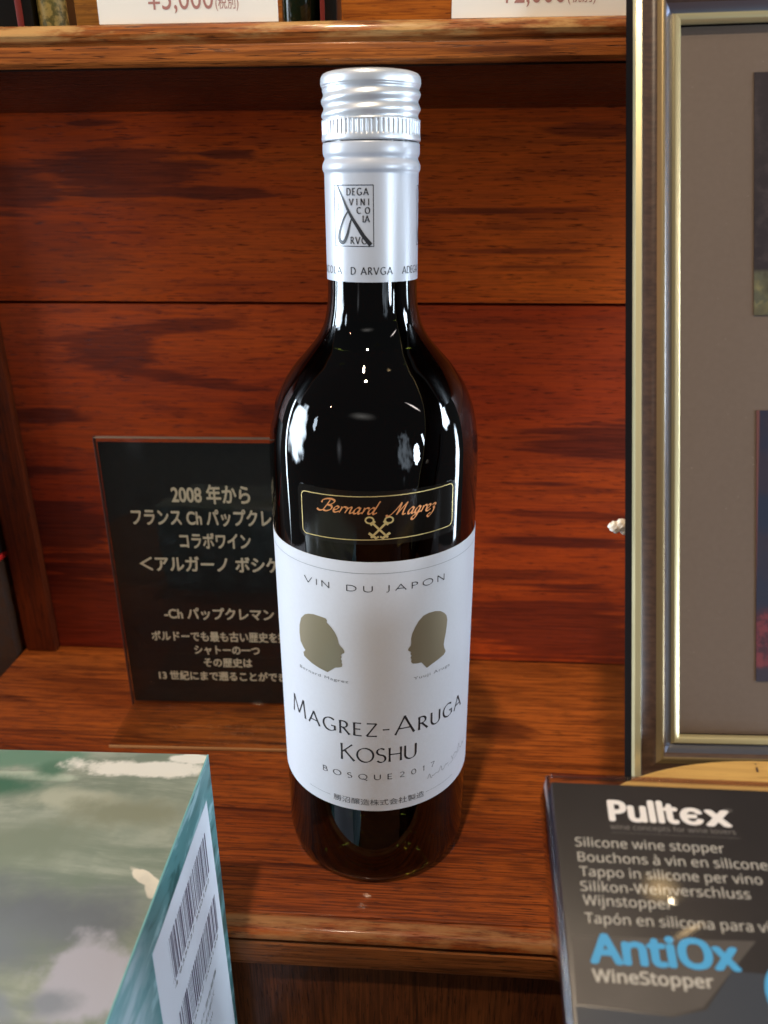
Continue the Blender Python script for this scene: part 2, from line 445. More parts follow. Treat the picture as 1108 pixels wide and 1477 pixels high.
# ------------------------------------------------------------------ timber
W_L = (.72, .118, .012, 1); W_M = (.52, .064, .008, 1); W_D = (.12, .020, .009, 1)
wall_top = [(-0.1296,0.2636,0.0364,0.0126),(-0.0764,0.2686,0.0130,0.0024),(-0.0843,0.2520,0.0210,0.0026),(-0.1836,0.2533,0.0239,0.0108),(-0.1402,0.2818,0.0131,0.0017),(0.0872,0.2779,0.0243,0.0050,.8),(0.0491,0.2435,0.0350,0.0011,.8),(0.0566,0.2260,0.0291,0.0011,.8),(0.0700,0.2188,0.0292,0.0009,.7),(-.17,.225,.03,.012,.45)]
wall_low = [(-.1085,.1905,.0420,.0034,.85,.10),(-.1425,.1772,.0150,.0095,.85),(-.0935,.1610,.0470,.0034,.85,-.11),(-.0660,.1450,.0200,.0050,.7),(-0.1875,0.1425,0.0228,0.0050),(-0.1929,0.1112,0.0274,0.0036),(0.1115,0.1321,0.0400,0.0080),(0.0851,0.1088,0.0323,0.0027),(-0.1784,0.0254,0.0360,0.0262),(0.0917,0.0254,0.0600,0.0229),(-0.1865,0.0783,0.0201,0.0108),(0.0728,0.0765,0.0444,0.0033),(-0.1867,0.0523,0.0246,0.0036),(.05,.055,.06,.004,.8),(.1,.092,.05,.003,.8)]
m_wall_top = wood('timber_back_upper', W_L, W_M, W_D, patches=wall_top, seed=3.1, rings=.35, streak=.65)
m_wall_low = wood('timber_back_lower', (.60, .078, .010, 1), (.42, .042, .008, 1), (.10, .014, .007, 1), patches=wall_low, seed=8.4, rings=.5, streak=.7)
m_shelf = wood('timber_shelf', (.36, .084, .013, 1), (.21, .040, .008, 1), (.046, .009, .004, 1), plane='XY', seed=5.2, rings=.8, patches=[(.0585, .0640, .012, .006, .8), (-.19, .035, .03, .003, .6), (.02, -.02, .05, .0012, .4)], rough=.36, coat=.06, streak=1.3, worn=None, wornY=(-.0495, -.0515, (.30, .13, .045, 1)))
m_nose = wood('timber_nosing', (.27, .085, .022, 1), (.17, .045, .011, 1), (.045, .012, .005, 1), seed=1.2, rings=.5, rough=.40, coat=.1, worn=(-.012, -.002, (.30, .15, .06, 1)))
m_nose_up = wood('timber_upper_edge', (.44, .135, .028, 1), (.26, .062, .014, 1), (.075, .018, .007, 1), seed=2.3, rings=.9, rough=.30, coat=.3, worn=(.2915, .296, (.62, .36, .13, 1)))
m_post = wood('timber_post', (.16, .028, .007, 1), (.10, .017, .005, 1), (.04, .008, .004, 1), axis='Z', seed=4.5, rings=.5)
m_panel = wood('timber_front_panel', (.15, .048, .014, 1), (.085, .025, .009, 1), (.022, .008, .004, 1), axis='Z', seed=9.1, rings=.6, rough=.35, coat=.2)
m_black = plain('dark_gap', (14, 8, 6), .8)

# ------------------------------------------------------------------ shelf unit
shelf = thing('display_shelf', (0, .05, 0), 'reddish brown varnished wooden shelf unit behind and under the wine bottle', 'shelf')
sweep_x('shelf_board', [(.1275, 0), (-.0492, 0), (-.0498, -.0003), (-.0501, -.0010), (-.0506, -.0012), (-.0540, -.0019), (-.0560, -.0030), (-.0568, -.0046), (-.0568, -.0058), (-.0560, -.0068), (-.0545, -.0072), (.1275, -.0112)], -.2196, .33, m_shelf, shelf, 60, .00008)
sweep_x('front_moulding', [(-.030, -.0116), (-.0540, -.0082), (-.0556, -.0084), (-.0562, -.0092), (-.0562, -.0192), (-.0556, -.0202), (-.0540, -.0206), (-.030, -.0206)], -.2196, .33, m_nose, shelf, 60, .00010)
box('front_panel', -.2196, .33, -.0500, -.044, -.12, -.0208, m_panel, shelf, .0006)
sweep_x('upper_shelf_board', [(.1275, .2985), (.0075, .2985), (.0048, .2981), (.0034, .2968), (.0030, .2952), (.0036, .2938), (.0048, .2932), (.0046, .2927), (.0034, .2923), (.0030, .2915), (.0032, .2880), (.0040, .2871), (.0052, .2868), (.1275, .2868)], -.33, .33, m_nose_up, shelf, 80, .00010)
box('underside_shade_sheet', -.33, .33, .0060, .1275, .2862, .28675, wood('timber_underside_shade', (.020, .009, .006, 1), (.012, .006, .005, 1), (.005, .003, .003, 1), plane='XY', seed=7.7, rings=.4, rough=.22), shelf, .0001)  # added thin sheet: the shade under the shelf is put into its near-black colour
box('plank', -.33, .33, .128, .138, 0, .2008, m_wall_low, shelf, .0005)
box('plank', -.33, .33, .128, .138, .2020, .2868, m_wall_top, shelf, .0005)
m_wall_far = wood('timber_back_over', (.60, .21, .028, 1), (.42, .10, .015, 1), (.14, .028, .008, 1), seed=6.6, rings=.6)
box('plank', -.33, .33, .1285, .138, .2985, .44, m_wall_far, shelf, .0005)
box('backing_board', -.33, .33, .1385, .146, -.12, .44, m_black, shelf, 0)
box('side_batten', -.2182, -.2002, .1215, .1278, .0003, .2866, m_post, shelf, .0012)
counter = box('countertop', -.6, .6, -.75, .3, -.16, -.12, wood('timber_counter', (.2, .07, .02, 1), (.12, .035, .012, 1), (.04, .01, .005, 1), plane='XY', seed=12), None, .002)
counter['kind'] = 'structure'

# ------------------------------------------------------------------ wine bottle
bottle = thing('wine_bottle', (0, 0, 0), 'tall dark glass white wine bottle with silver screw cap and white label in the centre', 'wine bottle')
t = NT('bottle_glass')
t.set(Base_Color=(.005, .005, .0006, 1), Roughness=.012, IOR=1.5)
t.b.inputs['Transmission Weight'].default_value = 1.0
m_glass = t.m
BR = .0366
gprof = [(0, .012), (.010, .0105), (.020, .0055), (.0275, .0015), (.0305, .0004), (.0330, .0006), (.0350, .0022), (.0361, .0050), (.0366, .0090), (.0366, .030), (.0366, .06), (.0366, .10), (.0366, .1430), (.03664, .155), (.0366, .165)]
for (r, z) in smoothpts([(.0366, .165), (.0361, .1735), (.0345, .1822), (.0316, .1900), (.0272, .1967), (.0226, .2018), (.0188, .2062), (.0164, .2105), (.0151, .2155), (.01455, .221), (.0144, .2275)], 5)[1:]: gprof.append((r, z))
gprof += [(.0143, .26), (.0138, .2745), (0, .2745)]
lathe('glass_body', gprof, m_glass, bottle, 160, auto=80)

# paper label
t = NT('label_paper')
n = t.noise(t.scale(t.coord(), (900, 900, 900)), 1, 4)
t.set(Base_Color=t.mix(n, (.60, .605, .64, 1), (.65, .655, .69, 1)), Roughness=.42)
t.b.inputs['Specular IOR Level'].default_value = .45
t.bump(n, .08, .0002)
m_paper = t.m
def cyl_patch(name, R0, R1, p0, p1, z0, z1, mat, parent, n=90, nz=2, corner=0.0):
    V = []; F = []
    for i in range(n + 1):
        a = rad(p0 + (p1 - p0) * i / n)
        x = (i / n) * (rad(p1 - p0)) * R1; e = min(x, rad(p1 - p0) * R1 - x)
        c = 0
        if corner and e < corner: c = corner - math.sqrt(max(0, corner ** 2 - (corner - e) ** 2))
        for R in (R0, R1):
            for z in (z0 + c, z1 - c): V.append((R * sin(a), -R * cos(a), z))
    for i in range(n):
        b = i * 4; c = b + 4
        F += [(b + 2, c + 2, c + 3, b + 3), (b + 3, c + 3, c + 1, b + 1), (b, c, c + 2, b + 2), (b + 1, c + 1, c, b)]
    F += [(0, 2, 3, 1), (n * 4, n * 4 + 1, n * 4 + 3, n * 4 + 2)]
    o = mobj(name, V, F, mat, parent, smooth=True, auto=40); return o
LR = .03674
label = cyl_patch('label', .03661, LR, -118, 128, .0384, .1406, m_paper, bottle, 120)
INK = plain('black_ink', (38, 38, 42), .45)
GREYINK = plain('grey_ink', (120, 122, 126), .5)
pr = lambda deg: rad(deg) * LR
fm = cyl_map(LR, .00006)
G = []
G.append(caps('Magrez-Aruga', pr(-52), pr(64.5), .0722, .0077, .00082, .00030, 1.0))
G.append(caps('Koshu', pr(-16), pr(27.8), .0608, .0071, .00078, .00030, 1.0, small=.86))
G.append(caps('VIN', pr(-35.5), pr(-19.6), .1299, .00215, .00036, .00018, 1.75))
G.append(caps('DU', pr(-10.4), pr(3.4), .1299, .00215, .00038, .00018, 1.9))
G.append(caps('JAPON', pr(10.4), pr(44.2), .1300, .00225, .00036, .00018, 1.75))
build_print('lettering', G, fm, INK, label)
G = [caps('BOSQUE', pr(-28), pr(13.4), .0530, .0023, .00042, .00018, 1.35), caps('2017', pr(18), pr(40.3), .0532, .0022, .00030, .00016, 1.35)]
G.append(text2d('勝沼醸造株式会社製造', pr(-21.4), pr(33.4), .04135, .0021, None, .0))
build_print('lettering', G, fm, plain('soft_ink', (70, 70, 74), .5), label)
G = []
def polyline(P, half, V=None, F=None, sm=True):
    V = []; F = []
    P = smoothpts(P) if sm else P
    ribbon(P, lambda i, a: half, V, F); return V, F
for (a, b, z) in ((-80, 86, .13655), (-39, -23.4, .0428), (34.5, 57, .0428)):
    n = max(6, int((b - a) / 3)); G.append(polyline([(pr(a + (b - a) * i / n), z) for i in range(n + 1)], .00007, sm=False))
G.append(text2d('Bernard Magrez', pr(-42.8), pr(-10.4), .0938, .00115, None, .0, 1.15))
G.append(text2d('Yuuji Aruga', pr(25.5), pr(50.6), .0941, .00115, None, .0, 1.15))
sig = []
random.seed(3)
for i in range(17): sig.append((pr(36 + i * 1.05 + random.uniform(-.5, .5)), .0480 + random.choice((.0, .0005, .0013, .0008)) + (.0016 if i in (1, 9) else 0) + i * .00010))
G.append(polyline(sig, .00009))
sig = []
for i in range(14): sig.append((pr(55 + i * 1.3 + random.uniform(-.6, .6)), .0502 + random.choice((.0, .0006, .0014)) + (.0020 if i in (0, 7) else 0) + i * .0001))
G.append(polyline(sig, .00009)); G.append(polyline([(pr(52), .0490), (pr(60), .0500), (pr(74), .0530)], .00006))
build_print('lettering', G, fm, GREYINK, label)
# silhouettes
def z3pt(P):  # hand-traced profile points, enlarged-drawing units -> label metres (phi arc, height)
    out = []
    for (x, y) in P: out.append((x, y))
    return out
headL = [(335,617),(300,600),(262,575),(225,540),(221,522),(231,514),(222,500),(208,470),(203,430),(203,395),(210,362),(228,345),(245,342),(270,345),(300,355),(325,364),(332,374),(330,383),(350,405),(368,430),(380,455),(386,480),(392,492),(405,505),(413,517),(413,527),(402,532),(397,538),(401,547),(396,555),(402,564),(400,572),(404,582),(402,592),(390,595),(370,596),(355,605)]
headR = [(800,597),(785,580),(775,571),(755,576),(735,577),(727,570),(729,557),(724,548),(730,540),(724,532),(728,522),(714,517),(713,508),(725,493),(728,480),(727,460),(733,435),(745,408),(762,378),(785,352),(812,338),(840,330),(865,330),(882,338),(893,350),(897,370),(894,400),(890,430),(884,460),(880,485),(882,500),(889,518),(880,535),(850,560),(825,578)]
def photo_to_label(x, y):
    px, py = 370 + x / 3.259, 780 + y / 3.259
    d = _fw + _rr * ((px - 554) / 1120) - _uu * ((py - 738.5) / 1120)
    a = d.x ** 2 + d.y ** 2; b = CAM.x * d.x + CAM.y * d.y; c = CAM.x ** 2 + CAM.y ** 2 - LR ** 2
    q = (-b - math.sqrt(max(0, b * b - a * c))) / a; P = CAM + d * q
    return (math.atan2(P.x, -P.y), P.z)
t = NT('bronze_foil')
t.set(Base_Color=(.34, .29, .19, 1), Roughness=.40, Metallic=.6); m_bronze = t.m
from mathutils.geometry import tessellate_polygon
for H in (headL, headR):
    P = [photo_to_label(*p) for p in H]
    P = [(a * LR, z) for a, z in P]
    # refine with a fine grid clipped by subdividing the tessellation
    bm = bmesh.new(); bm.faces.new([bm.verts.new((p[0], p[1], 0)) for p in P])
    lo, hi = min(p[0] for p in P), max(p[0] for p in P); x = lo + .0005
    while x < hi:
        bmesh.ops.bisect_plane(bm, geom=bm.verts[:] + bm.edges[:] + bm.faces[:], plane_co=(x, 0, 0), plane_no=(1, 0, 0)); x += .0006
    bmesh.ops.triangulate(bm, faces=bm.faces[:])
    for v in bm.verts: v.co = Vector(fm(v.co.x, v.co.y))
    me = bpy.data.meshes.new('head_silhouette'); bm.to_mesh(me); bm.free(); me.materials.append(m_bronze)
    o = link(bpy.data.objects.new('head_silhouette', me)); setparent(o, label)

# gold-lettered black sticker above the label
t = NT('black_sticker'); t.set(Base_Color=(.006, .005, .004, 1), Roughness=.12); m_stick = t.m
sticker = cyl_patch('shoulder_sticker', .03662, .03671, -37.5, 51, .1468, .1650, m_stick, bottle, 60, corner=.002)
t = NT('gold_foil'); t.set(Base_Color=(.80, .62, .26, 1), Roughness=.35, Metallic=.6); m_gold = t.m
t = NT('copper_foil'); t.set(Base_Color=(.78, .32, .12, 1), Roughness=.4, Metallic=.5); m_copper = t.m
fs = cyl_map(.03671, .00006)
def ps(p, z): return (rad(p) * .03671, z)
x0, x1, zb, zt, rc = rad(-35.0) * .03671, rad(48.6) * .03671, .1485, .1632, .0017
R_ = []
for (cx, cy, a0) in ((x1 - rc, zt - rc, 90), (x1 - rc, zb + rc, 0), (x0 + rc, zb + rc, -90), (x0 + rc, zt - rc, -180)):
    R_ += arc(cx, cy, rc, rc, a0, a0 - 90, 6)
R_.append(R_[0])
RR = []
for i in range(len(R_) - 1):
    a, b = R_[i], R_[i + 1]; n = max(1, int(math.hypot(b[0] - a[0], b[1] - a[1]) / .0012))
    for j in range(n): RR.append((a[0] + (b[0] - a[0]) * j / n, a[1] + (b[1] - a[1]) * j / n + .0008 * ((a[0] + (b[0] - a[0]) * j / n) / .03)))
RR.append(RR[0])
gold = [polyline(RR, .00015, sm=False)]
def key(cx, cz, sgn):
    out = []
    ax, az = -.45 * sgn, -.9
    hx, hz = cx + sgn * .0031, cz + .0026
    out.append(polyline(arc(hx, hz, .00130, .00105, 0, 360, 16), .00027, sm=False))
    out.append(polyline([(hx - sgn * .0009, hz - .0009), (cx - sgn * .0027, cz - .0034)], .00036, sm=False))
    out.append(polyline([(cx - sgn * .0010, cz - .0036), (cx - sgn * .0034, cz - .0018)], .00042, sm=False))
    out.append(polyline([(cx - sgn * .0002, cz - .0030), (cx - sgn * .0014, cz - .0038)], .00030, sm=False))
    out.append(polyline([(hx - sgn * .0018, hz - .0003), (hx - sgn * .0003, hz - .0017)], .00036, sm=False))
    return out
kc = rad(7.0) * .03671
gold += key(kc, .1527, 1) + key(kc, .1527, -1)
build_print('gold_border', gold[:1], fs, m_gold, sticker)
build_print('crossed_keys', gold[1:], fs, m_gold, sticker, one=True)
SG = {
 'B': (1.15, [[(-.35, 1.25), (-.3, 1.75), (.2, 2.05), (.8, 1.95), (.95, 1.6), (.7, 1.15), (.3, 1.02)], [(.3, 1.02), (.85, .9), (.9, .35), (.5, .02), (.1, .1)], [(.45, 1.85), (.3, 1.0), (.1, .15), (-.25, -.05), (-.6, .15)]]),
 'M': (1.75, [[(-.75, .1), (-.55, -.12), (-.2, .15), (.25, 1.2), (.45, 1.95)], [(.45, 1.95), (.5, 1.0), (.45, .05)], [(.45, .05), (.8, 1.1), (1.15, 1.95)], [(1.15, 1.95), (1.1, .8), (1.2, .05), (1.5, .15)]]),
 'e': (.68, [[(0, .35), (.35, .5), (.48, .82), (.28, 1.0), (.06, .7), (.1, .2), (.35, 0), (.68, .25)]]),
 'r': (.6, [[(.1, 1.0), (.12, .5), (.05, 0)], [(.08, .45), (.25, .9), (.42, .98), (.6, .85)]]),
 'n': (.85, [[(.1, 1.0), (.12, .5), (.05, 0)], [(.08, .4), (.3, .9), (.5, .95), (.5, .4), (.58, .02), (.85, .25)]]),
 'a': (.85, [[(.52, .85), (.28, 1.0), (.03, .55), (.1, .05), (.35, .12), (.52, .7)], [(.56, 1.0), (.52, .3), (.6, 0), (.85, .25)]]),
 'd': (.9, [[(.52, .85), (.28, 1.0), (.03, .55), (.1, .05), (.35, .12), (.52, .7)], [(.72, 2.05), (.6, 1.0), (.54, .2), (.65, 0), (.9, .22)]]),
 'g': (.8, [[(.52, .85), (.28, 1.0), (.03, .55), (.1, .05), (.35, .12), (.52, .7)], [(.56, 1.0), (.48, 0), (.3, -.85), (.0, -.9), (-.05, -.5), (.4, -.1), (.8, .25)]]),
 'z': (.7, [[(.05, .8), (.3, 1.0), (.5, .8), (.25, .4)], [(.25, .4), (.5, .3), (.45, -.4), (.15, -.95), (-.12, -.7), (.2, -.35)]]),
}
def script(word, x0, x1, y, xh, slant, lead=0, rise=0.0):
    tot = sum(SG[c][0] for c in word); s = (x1 - x0) / tot; V = []; F = []; x = x0
    for c in word:
        wd, sts = SG[c]
        for st in sts:
            P = [(x + p[0] * s + p[1] * xh * slant, y + p[1] * xh + rise * (x - x0)) for p in smoothpts(st, 5)]
            ribbon(P, lambda i, a: .00010 + .00030 * abs(sin(a - rad(38))), V, F)
        x += wd * s
    return V, F
build_print('gold_lettering', [script('Bernard', rad(-22.5) * .03671, rad(5.5) * .03671, .1574, .0021, .45), script('Magrez', rad(13.5) * .03671, rad(36.5) * .03671, .1568, .0021, .45)], fs, m_copper, sticker)

# capsule sleeve and screw cap
t = NT('white_capsule')
n = t.noise(t.scale(t.coord(), (400, 400, 400)), 1, 3)
t.set(Base_Color=(.54, .56, .61, 1), Roughness=.32); t.b.inputs['Metallic'].default_value = .10
m_caps = t.m
t = NT('satin_aluminium')
t.set(Base_Color=(.72, .75, .79, 1), Roughness=.38, Metallic=.55); m_alu = t.m
sprof = [(.0143, .2253), (.01462, .2253), (.01464, .2256), (.01462, .2400), (.01460, .2560), (.01462, .2566), (.0149, .2570), (.0151, .2575), (.01512, .2585), (.0149, .2593), (.01452, .2600), (.01436, .2604), (.0144, .2608), (.0147, .2613), (.01488, .2620), (.01490, .2632), (.01486, .2643), (.01475, .2648), (.01445, .26485)]
sleeve = lathe('capsule_sleeve', sprof, m_caps, bottle, 128, auto=70)
cprof = [(.0143, .26515), (.0148, .26515), (.01502, .2654), (.01507, .2659), (.01500, .2664)]
def ss(a, b, x):
    x = max(0, min(1, (x - a) / (b - a))); return x * x * (3 - 2 * x)
z = .2666
while z < .2800:
    cprof.append((.01485, z)); z += .00022
for (r, z) in smoothpts([(.01490, .2800), (.01500, .2809), (.01488, .2822), (.01430, .2831), (.0134, .28345)], 4): cprof.append((r, z))
cprof += [(.012, .2836), (.0, .2836)]
def cap_r(r, z, a):
    if z < .2665 or z > .2800: return r
    if z < .2710:
        k = ss(.2667, .2671, z) * (1 - ss(.2703, .2708, z))
        return .01492 - k * .00034 * max(0, cos(a * 60)) ** 2 + (1 - k) * .00006
    if z < .2795:
        p = .0038; ph = (z - .2731 - .0013 * (a - 2 * pi if a > pi else a) / pi * 1.5) / p
        e = ss(.2708, .2718, z) * (1 - ss(.2787, .2795, z))
        return .0146 + .00034 * cos(2 * pi * ph) * e - .00028 * (1 - e)
    return r - .0002
lathe('screw_cap', cprof, m_alu, bottle, 720, rf=cap_r, auto=75)
# little tear marks on the seam
random.seed(5)
SR = .01463
fsl = cyl_map(SR, .00006)
def psl(p): return rad(p) * SR
for rot in (0, 122, -122):
    G = []
    bx0, bx1, bz0, bz1 = psl(-45.6 + rot), psl(6.6 + rot), .2358, .25295
    for P in ([(bx0, bz1), (bx1, bz1)], [(bx1, bz1), (bx1, bz0)], [(bx1, bz0), (bx0, bz0)], [(bx0, bz0), (bx0, bz1)]):
        (ax, ay), (cx, cy) = P
        G.append(polyline([(ax + (cx - ax) * i / 8, ay + (cy - ay) * i / 8) for i in range(9)], .00012, sm=False))
    def LP(pts): return [(psl(p + rot), z) for p, z in pts]
    D = smoothpts(LP([(-39.6, .2531), (-36, .2513), (-31, .2491), (-25.4, .2464), (-19.1, .2438), (-12, .2412), (-5, .2386), (3.2, .2362)]), 5)
    V = []; F = []
    n_ = len(D); ribbon(D, lambda i, a: .00022 + .00046 * (i / n_), V, F); G.append((V, F))
    D = smoothpts(LP([(-24, .2459), (-30, .2439), (-36, .2408), (-38.5, .2385), (-36.5, .2371), (-31, .2370), (-26, .2391), (-22.5, .2420), (-19.5, .2440)]), 5)
    V = []; F = []
    n2_ = len(D); ribbon(D, lambda i, a: .00018 + .00042 * abs(sin(pi * i / n2_)) ** 1.5, V, F); G.append((V, F))
    def w_(s, a, b, z, h): G.append(caps(s, psl(a + rot), psl(b + rot), z, h, .00036, .00018, .8))
    w_('DEGA', -26, .8, .2502, .0019); w_('VINI', -22.5, 1.4, .2474, .0018); w_('CO', -13, 2.2, .2451, .0017); w_('LA', -6, 1.8, .2427, .0018); w_('RVG', -21.5, -2, .2365, .0020)
    w_('J', -39.5, -36.5, .2462, .0019)
    build_print('emblem', G, fsl, INK, sleeve, one=True)
G = []
for base in (0, 180):
    for (s_, a, b) in (('ADEGA', 44, 79), ('VINICOLA', -95, -36), ('D', -22, -17.5), ('ARVGA', -9, 29.5)):
        G.append(caps(s_, psl(a + base), psl(b + base), .2276, .0021, .00038, .00018, .85))
build_print('lettering', G, fsl, INK, sleeve)

# ------------------------------------------------------------------ black sign in acrylic stand
sign = thing('acrylic_sign', (-.083, .07, 0), 'black card with pale Japanese writing in a clear acrylic stand, left behind the bottle', 'sign')
SX0, SW, SH = -.1345, .102, .1450
SM = Matrix.Translation((SX0, .0733, 0)) @ Matrix.Rotation(rad(1.4), 4, 'Z')
m_acr = clear_plastic('clear_acrylic', (.93, .95, .94, 1), .05, 1.0)
m_acr_edge = plain('acrylic_edge', (150, 122, 98), .4)
m_card = plain('black_card', (21, 17, 15), .45, noise=.3, nscale=300)
box('card', 0, SW, .0012, .0020, .0022, SH, m_card, sign, 0, M4=SM)
box('acrylic_front', -.0006, SW + .0006, -.0004, .0010, .0002, SH + .0022, m_acr, sign, .0003, M4=SM)
box('acrylic_foot', -.0006, SW + .0006, -.0345, -.0006, .0003, .0018, m_acr, sign, .0003, M4=SM)
box('acrylic_edge', -.0006, SW + .0006, -.0352, -.0346, .0003, .0018, plain('acrylic_edge_front', (170, 118, 72), .4), sign, .0002, M4=SM)
box('acrylic_edge', -.0008, SW + .0006, -.0004, .0022, SH + .0023, SH + .0028, m_acr_edge, sign, .0002, M4=SM)
box('acrylic_edge', -.0012, -.0007, -.0004, .0022, .0003, SH + .0030, plain('acrylic_edge_side', (70, 38, 28), .4), sign, .0002, M4=SM)
def fsign(x, y):
    p = SM @ Vector((x, .0010 + .00008, y)); return tuple(p)

m_paleprint = plain('pale_print', (226, 206, 180), .6)
def sl(body, x0, x1, y, cap, bold=.030): return text2d(body, x0 / 1000, x1 / 1000, y / 1000, cap / 1000, None, bold)
G = [sl('2008 年から', 32, 69.7, 115.9, 7.0), sl('フランス Ch パップクレマン', 11.4, 92, 104.3, 6.4), sl('コラボワイン', 33.6, 68.4, 92.2, 6.2), sl('＜アルガーノ ボシケ＞', 12.5, 89.5, 79.6, 6.2)]
G += [sl('-Ch パップクレマン -', 21.6, 81.5, 52.6, 5.0), sl('ボルドーでも最も古い歴史を持つ', 13.7, 88.5, 39.8, 4.2), sl('シャトーの一つ', 35, 68.8, 32.1, 4.0), sl('その歴史は', 39.1, 64.5, 24.5, 4.0), sl('13 世紀にまで遡ることができる', 14.8, 87, 16.2, 4.0)]
build_print('lettering', G, lambda x, y: tuple(SM @ Vector((x, .00112, y))), m_paleprint, sign, lift=Vector((0, -1, 0)))

# ------------------------------------------------------------------ box beside the shelf on the left
gb = thing('gift_box', (-.25, .14, -.06), 'dark brown box with a thin red line at the far left, beside the batten', 'box')
box('lower_panel', -.33, -.2210, .1150, .1275, -.11, .0605, plain('brown_card', (52, 28, 8), .5, noise=.3), gb, .0008)
box('red_band', -.33, -.2209, .1148, .1275, .0608, .0640, plain('red_card', (200, 30, 22), .5), gb, .0004)
box('upper_panel', -.33, -.2210, .1150, .1275, .0643, .17, plain('black_card_box', (22, 18, 12), .5), gb, .0008)

# ------------------------------------------------------------------ upper shelf : price cards and what stands behind them
m_cream = plain('cream_card', (243, 236, 222), .6)
m_price = plain('brown_print', (176, 120, 108), .6)
m_clear = clear_plastic('price_holder_plastic', (.90, .93, .96, 1), .06)
def price(x0, x1, body, tx0, tx1, kx0, kx1, label):
    r_ = thing('price_card', ((x0 + x1) / 2, .008, .2986), label, 'price card', 'price cards standing on the upper shelf')
    box('card', x0, x1, .0080, .0084, .2988, .345, m_cream, r_, 0)
    box('holder', x0 - .0004, x1 + .0012, .0086, .0098, .2987, .346, m_clear, r_, .0002)
    box('holder_foot', x0 - .0004, x1 + .0012, .0100, .040, .2987, .3000, m_clear, r_, .0002)
    G = [text2d(body, tx0, tx1, .3024, .0062, None, 0), text2d('(税別)', kx0, kx1, .3026, .0026, None, .0)]
    build_print('lettering', G, lambda x, y: (x, .00792, y), m_price, r_)
price(-.0836, -.0284, '¥5,000', -.0680, -.0478, -.0472, -.0402, 'cream price card reading 5,000 on the upper shelf, left of the bottle cap')
price(.0236, .0790, '¥2,000', .0378, .0568, .0574, .0655, 'cream price card reading 2,000 on the upper shelf, beside the picture frame')
m_dk = plain('black_carton', (10, 9, 6), .35)
m_red = plain('red_edge', (120, 34, 22), .5)
def carton(x0, x1, y0, y1, h, red, label):
    r_ = thing('carton', ((x0 + x1) / 2, (y0 + y1) / 2, .2986), label, 'carton')
    box('carton_body', x0, x1, y0, y1, .2988, .2988 + h, m_dk, r_, .0008)
    for (a, b) in red: box('red_strip', a, b, y0 - .0006, y0 - .00005, .2990, .2988 + h - .001, m_red, r_, .0001)
carton(-.19, -.1285, .060, .10, .09, [(-.1342, -.1318)], 'black carton with a red stripe on the upper shelf, at the top left corner')
carton(-.0228, -.0166, .060, .075, .08, [(-.0242 + .0016, -.0210)], 'narrow black carton with a red edge on the upper shelf, between the price cards')
t = NT('olive_mottled'); n = t.noise(t.scale(t.coord(), (450, 450, 450)), 1, 4)
t.set(Base_Color=t.mix(t.rng(n, .4, .6), (.40, .33, .10, 1), (.12, .12, .03, 1)), Roughness=.5)
b1 = thing('small_bottle', (-.1225, .066, .2986), 'slim bottle in mottled olive paper on the upper shelf, beside the red striped carton', 'bottle')
lathe('paper_wrap', [(0, .2988), (.0048, .2988), (.0052, .2995), (.0052, .340), (.0040, .346), (.0022, .350), (0, .350)], t.m, b1, 48, centre=(-.1232, .066))
lathe('cap', [(.0021, .3502), (.0021, .358), (0, .358)], m_dk, b1, 32, centre=(-.1232, .066))
b2 = thing('small_bottle', (-.031, .066, .2986), 'dark green glass bottle on the upper shelf, right of the card reading 5,000', 'bottle')
t = NT('dark_green_glass'); t.set(Base_Color=(.008, .015, .006, 1), Roughness=.05)
lathe('glass_body', [(0, .2988), (.0064, .2988), (.0070, .2995), (.0070, .345), (.0062, .350), (.003, .354), (.003, .362), (0, .362)], t.m, b2, 64, centre=(-.0305, .067))
lathe('cap', [(.0031, .3602), (.0034, .3602), (.0034, .369), (0, .369)], m_red, b2, 32, centre=(-.0305, .067))

# ------------------------------------------------------------------ picture frame, leaning back on the right
FO = CAM + (Vector((.0779, -.0868, .0975)) - CAM) * .955; fv = Vector((-.018, .379, .925)).normalized()
fuu = Vector((1, 0, 0)); fuu = (fuu - fv * fuu.dot(fv)).normalized(); fn = fuu.cross(fv)   # outward = toward camera
if fn.dot(_fw) > 0: fn = -fn
FM = Matrix((fuu, fv, fn)).transposed().to_4x4(); FM.translation = FO
FM = FM @ Matrix.Scale(.955, 4)
FW, FH = .22, .2288
frame = thing('picture_frame', tuple(FO + fuu * FW / 2), 'large brown picture frame with gold edges leaning back at the right side', 'picture frame')
t = NT('frame_brown'); n = t.noise(t.scale(t.coord(), (200, 900, 900)), 1, 4)
t.set(Base_Color=t.mix(t.rng(n, .3, .7), (.10, .058, .040, 1), (.055, .032, .026, 1)), Roughness=.32); t.b.inputs['Coat Weight'].default_value = .25; m_fb = t.m
t = NT('frame_gold'); t.set(Base_Color=(.74, .64, .36, 1), Roughness=.30, Metallic=.7); m_fg = t.m
m_fs = plain('frame_side', (8, 4, 3), .8, spec=.08)
t = NT('frame_bronze'); t.set(Base_Color=(.30, .22, .11, 1), Roughness=.35, Metallic=.6); m_fz = t.m
t = NT('frame_cove_highlight'); t.set(Base_Color=(.22, .23, .28, 1), Roughness=.28, Metallic=.8); m_fc = t.m  # bluish window highlight on the sloping cove, put into a silvery colour
fprof = [(0, -.0085, 2), (.0001, -.0010, 1), (.0006, .0003, 1), (.0021, .0006, 1), (.0025, -.0002, 0), (.0032, -.0016, 0), (.0052, -.0020, 0), (.0068, -.0012, 3), (.0078, -.0004, 3), (.0088, -.0006, 0), (.0096, -.0018, 4), (.0110, -.0034, 4), (.0116, -.0036, 1), (.0122, -.0026, 1), (.0134, -.0027, 1), (.0139, -.0034, 1), (.0140, -.0050, 2), (.0140, -.0085, 2)]
